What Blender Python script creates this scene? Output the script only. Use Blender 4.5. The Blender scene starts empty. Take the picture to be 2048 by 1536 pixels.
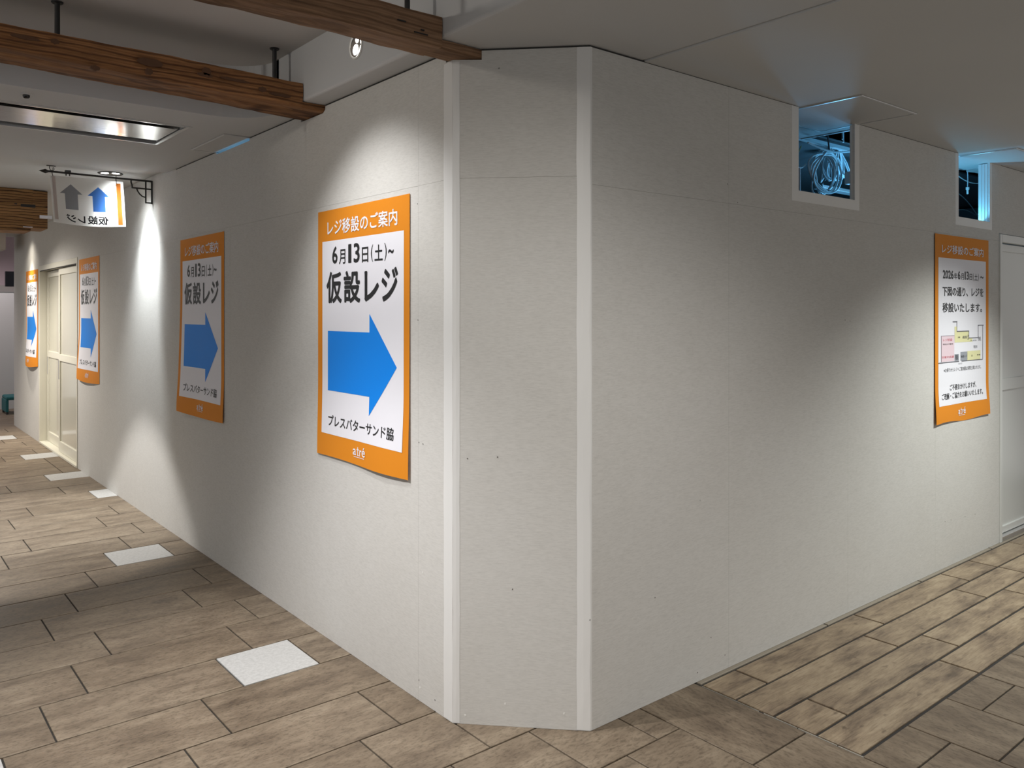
import bpy, bmesh, math, random
from mathutils import Vector, Matrix
random.seed(7)
S = bpy.context.scene
COL = S.collection

# ------------------------------------------------------------------ camera, world, exposure
H_EYE = 1.375
cd = bpy.data.cameras.new('camera'); cam = bpy.data.objects.new('camera', cd); COL.objects.link(cam)
cam.location = (0, 0, H_EYE)
cam.rotation_euler = (math.pi/2, 0, -math.asin(1624/math.hypot(1624, 1980)))
cd.sensor_width = 36; cd.lens = 36*1624/2048
cd.shift_y = -146/2048; cd.clip_start = .02
S.camera = cam
w = bpy.data.worlds.new('world'); S.world = w; w.use_nodes = True
bg = w.node_tree.nodes['Background']; bg.inputs[0].default_value = (1.0, .985, .965, 1); bg.inputs[1].default_value = .46
S.view_settings.view_transform = 'Standard'; S.view_settings.look = 'None'
S.view_settings.exposure = 0.15; S.view_settings.gamma = 1

def spot(name, loc, target, watt, angle, blend=.6, col=(1, .94, .86), rad=.03, parent=None):
    l = bpy.data.lights.new(name, 'SPOT'); l.energy = watt; l.spot_size = math.radians(angle); l.spot_blend = blend
    l.color = col; l.shadow_soft_size = rad
    o = bpy.data.objects.new(name, l); COL.objects.link(o); o.location = loc
    d = Vector(target)-Vector(loc); o.rotation_euler = d.to_track_quat('-Z', 'Y').to_euler()
    return o

# main plan numbers (metres): left wall plane x=AL, right wall plane y=BR, low ceiling z=CH
AL, BR, CH = 1.564, 1.891, 2.246
A1 = 1.467           # bulkhead face over the corridor
ZC = 2.478           # coffer ceiling
CORN_L = (1.564, 2.219); CORN_R = (1.882, 1.891)

# ------------------------------------------------------------------ materials
def mat(name, col, rough=.6, metal=0, emit=None, estr=0, spec=.5, trans=0):
    m = bpy.data.materials.new(name); m.use_nodes = True
    p = m.node_tree.nodes['Principled BSDF']
    p.inputs['Base Color'].default_value = (*col, 1); p.inputs['Roughness'].default_value = rough
    p.inputs['Metallic'].default_value = metal; p.inputs['Specular IOR Level'].default_value = spec
    if emit: p.inputs['Emission Color'].default_value = (*emit, 1); p.inputs['Emission Strength'].default_value = estr
    return m
def nd(m, t, **kw):
    n = m.node_tree.nodes.new(t)
    for k, v in kw.items(): setattr(n, k, v)
    return n
def lk(m, a, b): m.node_tree.links.new(a, b)
def pr(m): return m.node_tree.nodes['Principled BSDF']
def coords(m, scale, world=True, rotz=0):
    if world: g = nd(m, 'ShaderNodeNewGeometry'); src = g.outputs['Position']
    else: g = nd(m, 'ShaderNodeTexCoord'); src = g.outputs['Object']
    mp = nd(m, 'ShaderNodeMapping'); mp.inputs['Scale'].default_value = scale; mp.inputs['Rotation'].default_value = (0, 0, rotz)
    lk(m, src, mp.inputs['Vector']); return mp.outputs[0]
def noise(m, vec, sc, det=4, rough=.6, dist=0):
    n = nd(m, 'ShaderNodeTexNoise'); n.inputs['Scale'].default_value = sc; n.inputs['Detail'].default_value = det
    n.inputs['Roughness'].default_value = rough; n.inputs['Distortion'].default_value = dist
    lk(m, vec, n.inputs['Vector']); return n.outputs['Fac']
def ramp(m, fac, stops):
    r = nd(m, 'ShaderNodeValToRGB'); e = r.color_ramp.elements
    while len(e) < len(stops): e.new(.5)
    for i, (p, c) in enumerate(stops): e[i].position = p; e[i].color = (*c, 1)
    lk(m, fac, r.inputs['Fac']); return r.outputs['Color']
def mixc(m, a, b, fac, mode='MIX'):
    x = nd(m, 'ShaderNodeMix', data_type='RGBA', blend_type=mode)
    for sock, v in ((x.inputs[0], fac), (x.inputs[6], a), (x.inputs[7], b)):
        if hasattr(v, 'is_linked'): lk(m, v, sock)
        else: sock.default_value = v if isinstance(v, (int, float)) else (*v, 1)
    return x.outputs[2]
def bump(m, fac, strength, dist=.002):
    b = nd(m, 'ShaderNodeBump'); b.inputs['Strength'].default_value = strength; b.inputs['Distance'].default_value = dist
    lk(m, fac, b.inputs['Height']); lk(m, b.outputs[0], pr(m).inputs['Normal'])

def wall_mat(name, col):
    m = mat(name, col, .82, spec=.25)
    v = coords(m, (42, 42, 300)); weave = noise(m, v, 1.0, 3, .65)
    v2 = coords(m, (1, 1, 1)); big = noise(m, v2, 1.6, 3)
    v3 = coords(m, (14, 14, 30)); mid = noise(m, v3, 1, 3)
    c = ramp(m, weave, [(.28, tuple(x*.90 for x in col)), (.5, col), (.72, tuple(min(1, x*1.06) for x in col))])
    c2 = mixc(m, c, ramp(m, big, [(.3, (.97, .965, .955)), (.7, (1, 1, 1))]), 1, 'MULTIPLY')
    c3 = mixc(m, c2, ramp(m, mid, [(.3, (.98, .978, .975)), (.6, (1, 1, 1))]), 1, 'MULTIPLY')
    # sparse small nail marks
    vo = nd(m, 'ShaderNodeTexVoronoi'); vo.inputs['Scale'].default_value = 3.1; vo.inputs['Randomness'].default_value = 1
    lk(m, v2, vo.inputs['Vector'])
    k = ramp(m, vo.outputs['Distance'], [(.0, (.25, .24, .23)), (.010, (.25, .24, .23)), (.016, (1, 1, 1))])
    c4 = mixc(m, c3, k, .8, 'MULTIPLY')
    lk(m, c4, pr(m).inputs['Base Color']); bump(m, weave, .12, .001)
    return m
M_wall = wall_mat('woven wall paper', (.60, .592, .57))
M_tape = mat('white tape', (.74, .74, .73), .4)
M_trim = mat('white notch lining', (.68, .68, .66), .5)
M_gap = mat('dark shadow gap', (.03, .03, .028), .8)
def ceil_mat(name, col):
    m = mat(name, col, .7, spec=.2)
    n = noise(m, coords(m, (1, 1, 1)), 1.1, 3)
    lk(m, ramp(m, n, [(.3, tuple(x*.96 for x in col)), (.7, col)]), pr(m).inputs['Base Color'])
    return m
M_ceil = ceil_mat('ceiling paint', (.575, .585, .595))
M_ceil2 = ceil_mat('ceiling paint lit', (.585, .59, .59))  # same paint; the ceiling's shade difference put into a lighter, warmer copy
M_coffer = ceil_mat('coffer paint', (.57, .56, .545))

def stone_mat():
    m = mat('stone tile', (.2, .16, .12), .5, spec=.35)
    oi = nd(m, 'ShaderNodeObjectInfo')
    mp = nd(m, 'ShaderNodeVectorMath', operation='ADD')
    cx = nd(m, 'ShaderNodeCombineXYZ')
    mul = nd(m, 'ShaderNodeMath', operation='MULTIPLY'); mul.inputs[1].default_value = 37
    lk(m, oi.outputs['Random'], mul.inputs[0])
    for i in range(3): lk(m, mul.outputs[0], cx.inputs[i])
    tc = nd(m, 'ShaderNodeTexCoord'); lk(m, tc.outputs['Object'], mp.inputs[0]); lk(m, cx.outputs[0], mp.inputs[1])
    s = nd(m, 'ShaderNodeMapping'); s.inputs['Scale'].default_value = (4.5, 13, 8); lk(m, mp.outputs[0], s.inputs[0])
    n1 = noise(m, s.outputs[0], 1.0, 6, .62, .2)
    s2 = nd(m, 'ShaderNodeMapping'); s2.inputs['Scale'].default_value = (45, 110, 60); lk(m, mp.outputs[0], s2.inputs[0])
    n2 = noise(m, s2.outputs[0], 1.0, 3, .7)
    c = ramp(m, n1, [(.28, (.130, .098, .069)), (.45, (.208, .162, .115)), (.60, (.268, .214, .154)), (.76, (.335, .276, .204))])
    c = mixc(m, c, ramp(m, n2, [(.32, (.58, .57, .56)), (.52, (.96, .96, .96)), (.75, (1.0, 1.0, 1.0))]), 1, 'MULTIPLY')
    v = ramp(m, oi.outputs['Random'], [(0, (.84, .82, .80)), (.5, (.95, .94, .93)), (1, (1, 1, 1))])
    c = mixc(m, c, v, 1, 'MULTIPLY')
    lk(m, c, pr(m).inputs['Base Color']); bump(m, n2, .25, .001)
    lk(m, ramp(m, n1, [(.3, (.42,)*3), (.7, (.58,)*3)]), pr(m).inputs['Roughness'])
    return m
M_stone = stone_mat()
def white_tile():
    m = mat('pale tile', (.6, .6, .58), .55)
    n = noise(m, coords(m, (70, 70, 70)), 1, 4, .7)
    lk(m, ramp(m, n, [(.3, (.42, .42, .41)), (.65, (.54, .54, .53))]), pr(m).inputs['Base Color'])
    return m
M_pale = white_tile()
M_grout = mat('grout', (.030, .027, .023), .9)
M_grout_wood = mat('dark wood tile grout', (.035, .032, .03), .9)
def wood_tile():
    m = mat('wood look tile', (.3, .22, .14), .42, spec=.4)
    oi = nd(m, 'ShaderNodeObjectInfo')
    cx = nd(m, 'ShaderNodeCombineXYZ'); mul = nd(m, 'ShaderNodeMath', operation='MULTIPLY'); mul.inputs[1].default_value = 53
    lk(m, oi.outputs['Random'], mul.inputs[0])
    for i in range(3): lk(m, mul.outputs[0], cx.inputs[i])
    tc = nd(m, 'ShaderNodeTexCoord'); ad = nd(m, 'ShaderNodeVectorMath', operation='ADD')
    lk(m, tc.outputs['Object'], ad.inputs[0]); lk(m, cx.outputs[0], ad.inputs[1])
    def mp(sc):
        s = nd(m, 'ShaderNodeMapping'); s.inputs['Scale'].default_value = sc; lk(m, ad.outputs[0], s.inputs[0]); return s.outputs[0]
    a = noise(m, mp((4.0, 13, 4)), 1, 8, .66, .25)
    g = noise(m, mp((12, 150, 30)), 1, 5, .7, .3)
    sp = noise(m, mp((16, 26, 16)), 1, 2, .5)
    c = ramp(m, a, [(.30, (.105, .076, .052)), (.43, (.235, .176, .118)), (.55, (.335, .258, .172)), (.72, (.44, .352, .245))])
    c = mixc(m, c, ramp(m, g, [(.32, (.62, .59, .56)), (.52, (.97, .97, .97)), (.8, (1, 1, 1))]), 1, 'MULTIPLY')
    c = mixc(m, c, ramp(m, sp, [(.24, (.45, .42, .4)), (.34, (1, 1, 1))]), .8, 'MULTIPLY')
    lk(m, c, pr(m).inputs['Base Color']); bump(m, g, .2, .001)
    return m
M_woodtile = wood_tile()
def timber(name, light, midc, dark, ks=1.0):
    m = mat(name, midc, .7, spec=.25)
    v = coords(m, (1.6*ks, 17*ks, 17*ks), world=False); warp = noise(m, v, 1, 2, .5)
    wv = nd(m, 'ShaderNodeTexWave', wave_type='BANDS', bands_direction='Z'); wv.inputs['Scale'].default_value = 15*ks
    wv.inputs['Distortion'].default_value = 6; wv.inputs['Detail'].default_value = 5; wv.inputs['Detail Scale'].default_value = 1.2
    lk(m, coords(m, (.16, 1, 1), world=False), wv.inputs['Vector'])
    f = noise(m, coords(m, (7, 260, 260), world=False), 1, 3, .6)
    c = ramp(m, wv.outputs['Fac'], [(.0, dark), (.22, midc), (.75, light), (1, midc)])
    c = mixc(m, c, ramp(m, warp, [(.3, (.58, .54, .50)), (.6, (1, 1, 1))]), 1, 'MULTIPLY')
    c = mixc(m, c, ramp(m, f, [(.32, (.62, .6, .58)), (.6, (1, 1, 1))]), .8, 'MULTIPLY')
    vo = nd(m, 'ShaderNodeTexVoronoi'); vo.inputs['Scale'].default_value = 1
    lk(m, coords(m, (3.4, .6, 17), world=False), vo.inputs['Vector'])
    k = ramp(m, vo.outputs['Distance'], [(0, (.14, .10, .08)), (.12, (.22, .16, .13)), (.21, (1, 1, 1))])
    c = mixc(m, c, k, .9, 'MULTIPLY')
    lk(m, c, pr(m).inputs['Base Color']); bump(m, wv.outputs['Fac'], .5, .004)
    return m
M_beam = timber('old red timber', (.36, .180, .076), (.275, .128, .052), (.125, .055, .023))
M_beam_dull = timber('old brown timber', (.34, .205, .122), (.285, .168, .098), (.185, .105, .058))
M_beam_gold = timber('old golden timber', (.42, .235, .095), (.28, .142, .055), (.075, .036, .015))
M_iron = mat('black iron', (.022, .020, .019), .55, .3)
M_rod = mat('painted black steel', (.018, .019, .021), .45)
M_steel = mat('brushed stainless', (.62, .60, .57), .16, 1)
def aniso():
    n = noise(M_steel, coords(M_steel, (3, 300, 3)), 1, 2)
    lk(M_steel, ramp(M_steel, n, [(.3, (.10,)*3), (.7, (.22,)*3)]), pr(M_steel).inputs['Roughness'])
aniso()
M_alu = mat('aluminium trim', (.72, .72, .72), .3, .9)
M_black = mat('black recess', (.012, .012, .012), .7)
M_white = mat('white enamel', (.78, .78, .76), .35)
M_bulb = mat('lamp lens', (.9, .9, .9), .2, emit=(1, .97, .93), estr=7)
M_refl = mat('lamp reflector', (.88, .87, .85), .12, 1)
M_orange = mat('orange print', (.70, .245, .018), .62, spec=.15)
M_paper = mat('white paper', (.80, .80, .86), .6, spec=.15)
M_ink = mat('black ink', (.012, .013, .015), .5)
M_blue = mat('blue ink', (.002, .235, .83), .5, spec=.2)
M_pinkmap = mat('pink map print', (.76, .60, .66), .5)
M_yelmap = mat('yellow map print', (.74, .72, .40), .5)
M_greymap = mat('grey map print', (.30, .32, .36), .5)
M_redmap = mat('red map print', (.60, .12, .16), .5)
def cloth(name, col, t=.45):
    m = bpy.data.materials.new(name); m.use_nodes = True; nt = m.node_tree
    nt.nodes.remove(nt.nodes['Principled BSDF'])
    d = nd(m, 'ShaderNodeBsdfDiffuse'); tr = nd(m, 'ShaderNodeBsdfTranslucent'); mx = nd(m, 'ShaderNodeMixShader')
    d.inputs[0].default_value = (*col, 1); tr.inputs[0].default_value = (*col, 1); mx.inputs[0].default_value = t
    lk(m, d.outputs[0], mx.inputs[1]); lk(m, tr.outputs[0], mx.inputs[2]); lk(m, mx.outputs[0], nt.nodes['Material Output'].inputs[0])
    return m
M_cloth = cloth('translucent banner cloth', (.74, .73, .71))
M_clothO = cloth('orange banner print', (.85, .30, .06)); M_clothB = cloth('blue banner print', (.10, .28, .75))
M_clothG = cloth('dimmed banner print', (.38, .39, .42)); M_clothK = cloth('black banner print', (.03, .03, .035), .3)  # grey arrow: dimness of the unlit cloth put into its print colour
M_clothP = cloth('pink banner print', (.66, .58, .55))
M_door = mat('cream door frame', (.70, .68, .58), .35)
M_doorpan = mat('glossy cream door panel', (.60, .585, .50), .10, spec=.6)
M_doorw = mat('white door', (.64, .65, .63), .3)
M_cable = mat('pale cable', (.55, .58, .60), .5)
M_cabled = mat('dark cable', (.05, .05, .055), .5)
M_cableg = mat('green earth cable', (.28, .34, .12), .5)
M_dark = mat('unlit interior board', (.055, .06, .065), .8)  # near black stands in for the unlit depth of the boarded unit
M_board = mat('plaster board', (.55, .55, .54), .8)
M_galv = mat('galvanised steel', (.55, .57, .58), .4, .7)
M_tv = mat('screen black', (.01, .01, .012), .2)
M_teal = mat('teal fabric', (.01, .12, .13), .7)
M_far = mat('far white board', (.58, .58, .57), .7)
M_pink = mat('far pinkish wall', (.50, .40, .43), .7)
M_greyf = mat('far grey soffit', (.36, .34, .32), .8)

# ------------------------------------------------------------------ helpers
def obj(name, verts, faces, m, parent=None, loc=(0, 0, 0), rotz=0, smooth=False):
    me = bpy.data.meshes.new(name); me.from_pydata([tuple(v) for v in verts], [], faces); me.update()
    if m: me.materials.append(m)
    if smooth:
        for p in me.polygons: p.use_smooth = True
    o = bpy.data.objects.new(name, me); COL.objects.link(o); o.location = loc; o.rotation_euler = (0, 0, rotz); o.parent = parent
    return o
def empty(name, loc=(0, 0, 0), rotz=0):
    o = bpy.data.objects.new(name, None); COL.objects.link(o); o.location = loc; o.rotation_euler = (0, 0, rotz); o.empty_display_size = .05
    return o
def tag(o, label=None, cat=None, group=None, kind=None):
    if label: o['label'] = label
    if cat: o['category'] = cat
    if group: o['group'] = group
    if kind: o['kind'] = kind
    return o
class B:
    def __init__(s): s.v = []; s.f = []
    def box(s, x0, x1, y0, y1, z0, z1):
        n = len(s.v)
        s.v += [(x0, y0, z0), (x1, y0, z0), (x1, y1, z0), (x0, y1, z0), (x0, y0, z1), (x1, y0, z1), (x1, y1, z1), (x0, y1, z1)]
        s.f += [tuple(n+i for i in q) for q in ((0, 3, 2, 1), (4, 5, 6, 7), (0, 1, 5, 4), (1, 2, 6, 5), (2, 3, 7, 6), (3, 0, 4, 7))]
        return s
    def prism(s, poly, y0, y1, axis='y'):          # poly in (x,z) extruded along y (or in (x,y) extruded along z)
        n = len(s.v); k = len(poly)
        for t in (y0, y1):
            s.v += [((p[0], t, p[1]) if axis == 'y' else (p[0], p[1], t)) for p in poly]
        s.f += [tuple(range(n, n+k)), tuple(range(n+2*k-1, n+k-1, -1))]
        for i in range(k):
            j = (i+1) % k; s.f.append((n+i, n+k+i, n+k+j, n+j))
        return s
    def tube(s, pts, r, seg=8, closed=False):
        pts = [Vector(p) for p in pts]; n0 = len(s.v); N = len(pts); up = None
        for i, p in enumerate(pts):
            if closed: t = pts[(i+1) % N]-pts[i-1]
            else: t = pts[min(i+1, N-1)]-pts[max(i-1, 0)]
            t.normalize()
            if up is None: up = Vector((0, 0, 1)) if abs(t.z) < .9 else Vector((1, 0, 0))
            x = up-t*up.dot(t)
            if x.length < 1e-4: x = t.orthogonal()
            x.normalize(); y = t.cross(x); up = x
            rr = r[i] if isinstance(r, (list, tuple)) else r
            for k in range(seg):
                a = 2*math.pi*k/seg; s.v.append(tuple(p+(x*math.cos(a)+y*math.sin(a))*rr))
        M = N if closed else N-1
        for i in range(M):
            for k in range(seg):
                a = n0+i*seg+k; b = n0+i*seg+(k+1) % seg; c = n0+((i+1) % N)*seg+(k+1) % seg; d = n0+((i+1) % N)*seg+k
                s.f.append((a, b, c, d))
        if not closed:
            s.f.append(tuple(n0+k for k in range(seg))[::-1]); s.f.append(tuple(n0+(N-1)*seg+k for k in range(seg)))
        return s
    def lathe(s, prof, axis='z', seg=24, c=(0, 0, 0)):   # prof: (radius, height) list
        n0 = len(s.v)
        for r, h in prof:
            for k in range(seg):
                a = 2*math.pi*k/seg; x, y = r*math.cos(a), r*math.sin(a)
                p = (x, y, h) if axis == 'z' else (h, x, y)
                s.v.append((p[0]+c[0], p[1]+c[1], p[2]+c[2]))
        for i in range(len(prof)-1):
            for k in range(seg):
                s.f.append((n0+i*seg+k, n0+i*seg+(k+1) % seg, n0+(i+1)*seg+(k+1) % seg, n0+(i+1)*seg+k))
        return s
    def ob(s, name, m, parent=None, loc=(0, 0, 0), rotz=0, smooth=False): return obj(name, s.v, s.f, m, parent, loc, rotz, smooth)
def box(name, x0, x1, y0, y1, z0, z1, m, parent=None): return B().box(x0, x1, y0, y1, z0, z1).ob(name, m, parent)
def bevelled(name, x0, x1, y0, y1, z0, z1, m, parent=None, bev=.003, seg=2):
    o = box(name, x0, x1, y0, y1, z0, z1, m, parent)
    md = o.modifiers.new('bevel', 'BEVEL'); md.width = bev; md.segments = seg; return o
def child_at(o, parent):   # keep world placement although parented to a moved Empty
    o.parent = parent; o.matrix_parent_inverse = Matrix.Translation(parent.location).inverted(); return o

# ------------------------------------------------------------------ floor
floor = empty('floor'); tag(floor, kind='structure')
box('grout_bed', -3.2, 2.425, -3.2, 14.5, -.10, -.0055, M_grout, floor)
box('grout_bed', 2.425, 7.6, -3.2, 1.255, -.10, -.0055, M_grout, floor)
box('grout_bed', 2.425, 7.6, 1.255, 14.5, -.10, -.0055, M_grout_wood, floor)
tile_cache = {}
def tile_mesh(lx, ly, m, nm):
    k = (round(lx, 4), round(ly, 4), m.name)
    if k not in tile_cache:
        g = .0030; c = .0012
        x, y = lx/2-g, ly/2-g
        v = [(-x, -y, -.008), (x, -y, -.008), (x, y, -.008), (-x, y, -.008),
             (-x, -y, -c), (x, -y, -c), (x, y, -c), (-x, y, -c),
             (-x+c, -y+c, 0), (x-c, -y+c, 0), (x-c, y-c, 0), (-x+c, y-c, 0)]
        f = [(8, 9, 10, 11)]
        for a in (0, 4):
            for i in range(4):
                j = (i+1) % 4; f.append((a+i, a+j, a+4+j, a+4+i))
        me = bpy.data.meshes.new(nm); me.from_pydata(v, [], f); me.update(); me.materials.append(m); tile_cache[k] = me
    return tile_cache[k]
far_tiles = B()
rt = random.Random(3)
n_tiles = 0
def tile(x0, x1, y0, y1, m=M_stone, nm='floor_tile', turn=False):
    global n_tiles
    if x1-x0 < .012 or y1-y0 < .012: return
    show = (y1 > 1.0 and x0 > .10*y0-.75 and x1 > -.2) if m is not M_stone or y1 > 2 else (x1 > .5 and y1 > .55)
    if nm == 'floor_tile' and not show:
        far_tiles.box(x0+.0017, x1-.0017, y0+.0017, y1-.0017, -.008, 0); return
    n_tiles += 1
    lx, ly = (y1-y0, x1-x0) if turn else (x1-x0, y1-y0)
    o = bpy.data.objects.new(nm, tile_mesh(lx, ly, m, nm)); COL.objects.link(o); o.parent = floor
    o.location = ((x0+x1)/2, (y0+y1)/2, rt.uniform(-.0004, .0004)); o.rotation_euler = (0, 0, math.pi/2 if turn else 0)
P, L = .3015, .608
offs = {-6: .52, -5: .82, -4: 1.416-2*L, -3: .666, -2: .821, -1: .972, 0: .52, 1: .674, 2: .822, 3: .673, 4: .822, 5: .972, 6: .52, 7: .672, 8: .822, 9: .68, 10: .824, 11: .972,
        12: .52+.3, 13: .67}
white = {0: (1.13, 1.43), 6: (1.13, 1.43), -1: (.07, .37), 12: (1.43, 1.73), 15: (1.28, 1.58), 19: (1.28, 1.58), 24: (1.13, 1.43), 29: (1.13, 1.43), 7: (-.4, -.1), 13: (-.1, .2)}
for k in range(-20, 38):
    y0 = 2.925+P*k; y1 = y0+P
    if y0 > 14.2: break
    xmax = 1.60 if y0 > 2.15 else 2.125
    if y1 > 11.45 : xmax = 2.3
    o = offs.get(k, rt.choice([.52, .67, .82, .97]))
    if k == -3: cuts = [.666-2*L, .666-L, .666, 1.272, 1.571, 2.125]
    elif k == -4: cuts = [1.416-4*L, 1.416-3*L, 1.416-2*L, 1.416-L, 1.416, 1.727, 2.017, 2.125]
    elif k == -5: cuts = [1.262-4*L, 1.262-3*L, 1.262-2*L, 1.262-L, 1.262, 1.868, 2.125]
    else:
        cuts = []; x = o-8*L
        while x < xmax+L: cuts.append(x); x += L
    if k in white:
        w0, w1 = white[k]; cuts = [c for c in cuts if c < w0-.1 or c > w1+.1]+[w0, w1]; cuts.sort()
    cuts = [c for c in cuts if -3.0 < c < xmax]+[xmax]
    for a, b in zip(cuts, cuts[1:]):
        if k in white and abs(a-white[k][0]) < .02: tile(a, min(b, xmax), y0, y1, M_pale, 'pale_floor_tile')
        elif k == -3 and a > 1.5: tile(a, b, y0, 2.21 if False else y1)
        else: tile(a, b, y0, y1)
# column of turned tiles beside the wood strip
for y0, y1 in ((1.44, 1.92), (.832, 1.44), (.224, .832), (-.384, .224)): tile(2.125, 2.425, y0, y1, turn=True)
# turned tiles south of the wood strip
for i in range(16):
    x0 = 2.425+.2985*i; yj = [1.115, .975, 1.135, .60][i % 4] if i < 3 else rt.choice([1.1, .97, .8, .66])
    tile(x0, x0+.2985, yj, 1.2535, turn=True); y = yj
    while y > -2.6: tile(x0, x0+.2985, y-.608, y, turn=True); y -= .608
fo = far_tiles.ob('floor_tile_rest', M_stone, floor); fo['kind'] = 'stuff'
# wood look tiles
M_border = mat('grey border tile', (.27, .235, .185), .5)
def wtile(x0, x1, y0, y1):
    g = .0055; c = .0015; lx, ly = x1-x0, y1-y0
    o = bpy.data.objects.new('wood_tile', None)
    k = ('w', round(lx, 3), round(ly, 3), y0 < 1.8)
    if k not in tile_cache:
        x, y = lx/2-g, ly/2-g
        v = [(-x, -y, -.008), (x, -y, -.008), (x, y, -.008), (-x, y, -.008), (-x, -y, -c), (x, -y, -c), (x, y, -c), (-x, y, -c),
             (-x+c, -y+c, 0), (x-c, -y+c, 0), (x-c, y-c, 0), (-x+c, y-c, 0)]
        f = [(8, 9, 10, 11)]+[(a+i, a+(i+1) % 4, a+4+(i+1) % 4, a+4+i) for a in (0, 4) for i in range(4)]
        me = bpy.data.meshes.new('wood_tile'); me.from_pydata(v, [], f); me.update(); me.materials.append(M_woodtile if y0 < 1.8 else M_border); tile_cache[k] = me
    o = bpy.data.objects.new('wood_tile', tile_cache[k]); COL.objects.link(o); o.parent = floor
    o.location = ((x0+x1)/2, (y0+y1)/2, rt.uniform(-.0004, .0004))
WX = 2.432
rows = [((1.868, 1.905), [3.325, 4.228, 5.13, 6.03]), ((1.720, 1.868), [2.635, 3.53, 4.43, 4.785, 5.35, 6.25]), ((1.567, 1.720), [3.335, 4.237, 4.79, 5.14, 6.04]),
        ((1.411, 1.567), [2.637, 3.532, 4.425, 5.32, 6.22]), ((1.258, 1.411), [3.33, 4.235, 5.13, 6.03])]
for (y0, y1), cs in rows:
    cs = [WX]+cs+[6.9]
    for a, b in zip(cs, cs[1:]): wtile(a, b, y0, y1)
# pale caulk along the near edge of the wood strip
M_caulk = mat('old caulk', (.36, .34, .30), .8)
for y0, y1, t in ((1.248, 1.33, .004), (1.335, 1.47, .0028), (1.475, 1.60, .002), (1.62, 1.86, .0014)): box('caulk_line', 2.427-t, 2.427, y0, y1, -.0055, .0003, M_caulk, floor)

# ------------------------------------------------------------------ ceiling
ceil = empty('ceiling', (0, 0, 0)); tag(ceil, kind='structure')
bv = box('bulkhead', A1, 2.15, -3.2, 3.645, CH, ZC+.08, M_ceil, ceil)
md = bv.modifiers.new('bevel', 'BEVEL'); md.width = .012; md.segments = 4
box('ceiling_panel', 2.15, 7.6, -3.2, 1.905, CH-.004, ZC+.08, M_ceil2, ceil)
box('ceiling_panel', 2.15, 3.72, 1.905, 2.245, CH-.004, CH+.01, M_ceil2, ceil)
rg = random.Random(9); tp = [(4.62, 1.905), (7.6, 1.905), (7.6, 2.11)]
for i in range(46): tp.append((7.55-i*.0651, 2.105+rg.uniform(-.022, .022)))
B().prism(tp, CH-.004, CH+.01, 'z').ob('torn_panel', M_ceil2, ceil)
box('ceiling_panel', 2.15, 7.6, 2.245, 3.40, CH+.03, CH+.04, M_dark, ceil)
box('opening_channel', 2.15, 4.62, 2.236, 2.262, CH-.006, CH+.012, M_galv, ceil)
box('opening_channel', 3.712, 3.726, 1.905, 2.236, CH-.008, CH+.016, M_galv, ceil)
box('coffer_top', -3.2, A1, -3.2, 3.645, ZC, ZC+.08, M_coffer, ceil)
box('bulkhead', -3.2, -1.75, -3.2, 3.645, CH, ZC, M_ceil, ceil)
# low ceiling further down the corridor, with the slot for the shutter (x < 1.245, y 3.945..4.455)
SL = (1.247, 3.945, 4.452)
fr = B(); R = .22; arc = []
for i in range(13):
    t = math.pi/2*i/12; arc.append((A1-R+R*math.sin(t), 3.645-R+R*math.cos(t)))
poly = [(-3.2, SL[1]), (-3.2, 3.645)]+arc+[(A1, 3.40), (AL+.02, 3.40), (AL+.02, SL[1])]
fr.prism(poly, CH-.0003, ZC+.05, 'z').ob('ceiling_panel', M_ceil, ceil)
box('ceiling_panel', SL[0], AL+.02, SL[1], SL[2], CH, CH+.3, M_ceil, ceil)
box('ceiling_panel', -3.2, AL+.02, SL[2], 5.355, CH, CH+.3, M_ceil, ceil)
box('ceiling_panel', -3.2, AL+.02, 5.355, 11.4, CH+.022, CH+.3, M_ceil2, ceil)
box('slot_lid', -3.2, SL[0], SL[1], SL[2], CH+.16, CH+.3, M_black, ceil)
box('ceiling_panel', AL+.02, 2.15, 3.645, 11.4, CH, CH+.3, M_board, ceil)
box('dark_board', 1.60, 2.15, 3.6, 3.66, 0, CH, M_dark, ceil)
box('dark_board', 2.15, 2.2, 3.6, 11.4, 0, CH, M_dark, ceil)
box('ceiling_panel', -3.2, 5.0, 11.4, 16.6, 2.70, 2.8, M_pink, ceil)  # pink light on this ceiling put into its colour

# ------------------------------------------------------------------ walls (panels in local x = along wall, -y = outwards)
TH = .012; ZS = 1.817; WT = 2.2395; G = .0003
def wall(name, loc, rotz, polys, top_spans):
    e = empty(name, loc, rotz); tag(e, kind='structure')
    for p in polys: B().prism(p, 0, TH).ob('wall_panel', M_wall, e)
    for a, b in top_spans: box('top_gap_shade', a, b, .002, TH, WT, CH-.001, M_gap, e)  # near-black strip painted as the shade in the gap under the ceiling
    return e
def rect(a, b, z0, z1): return [(a+G, z0+G), (b-G, z0+G), (b-G, z1-G), (a+G, z1-G)]
YL0 = CORN_L[1]                      # left wall: local x = y_far - y
YF = 11.36
def lx(y): return YF-y
ys = [2.219, 2.428, 3.335, 4.245, 5.154, 6.064, 6.974, 7.885]
LP = []
for a, b in zip(ys, ys[1:]): LP.append(rect(lx(b), lx(a), .0005, ZS))
NH = 2.229; N1 = 2.212; N2 = 2.214               # cut outs under beams
LP.append([(lx(2.428)+G, ZS+G), (lx(2.219)-G, ZS+G), (lx(2.219)-G, N1), (lx(2.258), N1), (lx(2.258), WT), (lx(2.428)+G, WT)])
LP.append([(lx(3.335)+G, ZS+G), (lx(2.428)-G, ZS+G), (lx(2.428)-G, WT), (lx(3.150), WT), (lx(3.150), N2+.012), (lx(3.170), N2), (lx(3.335)+G, N2)])
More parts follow.
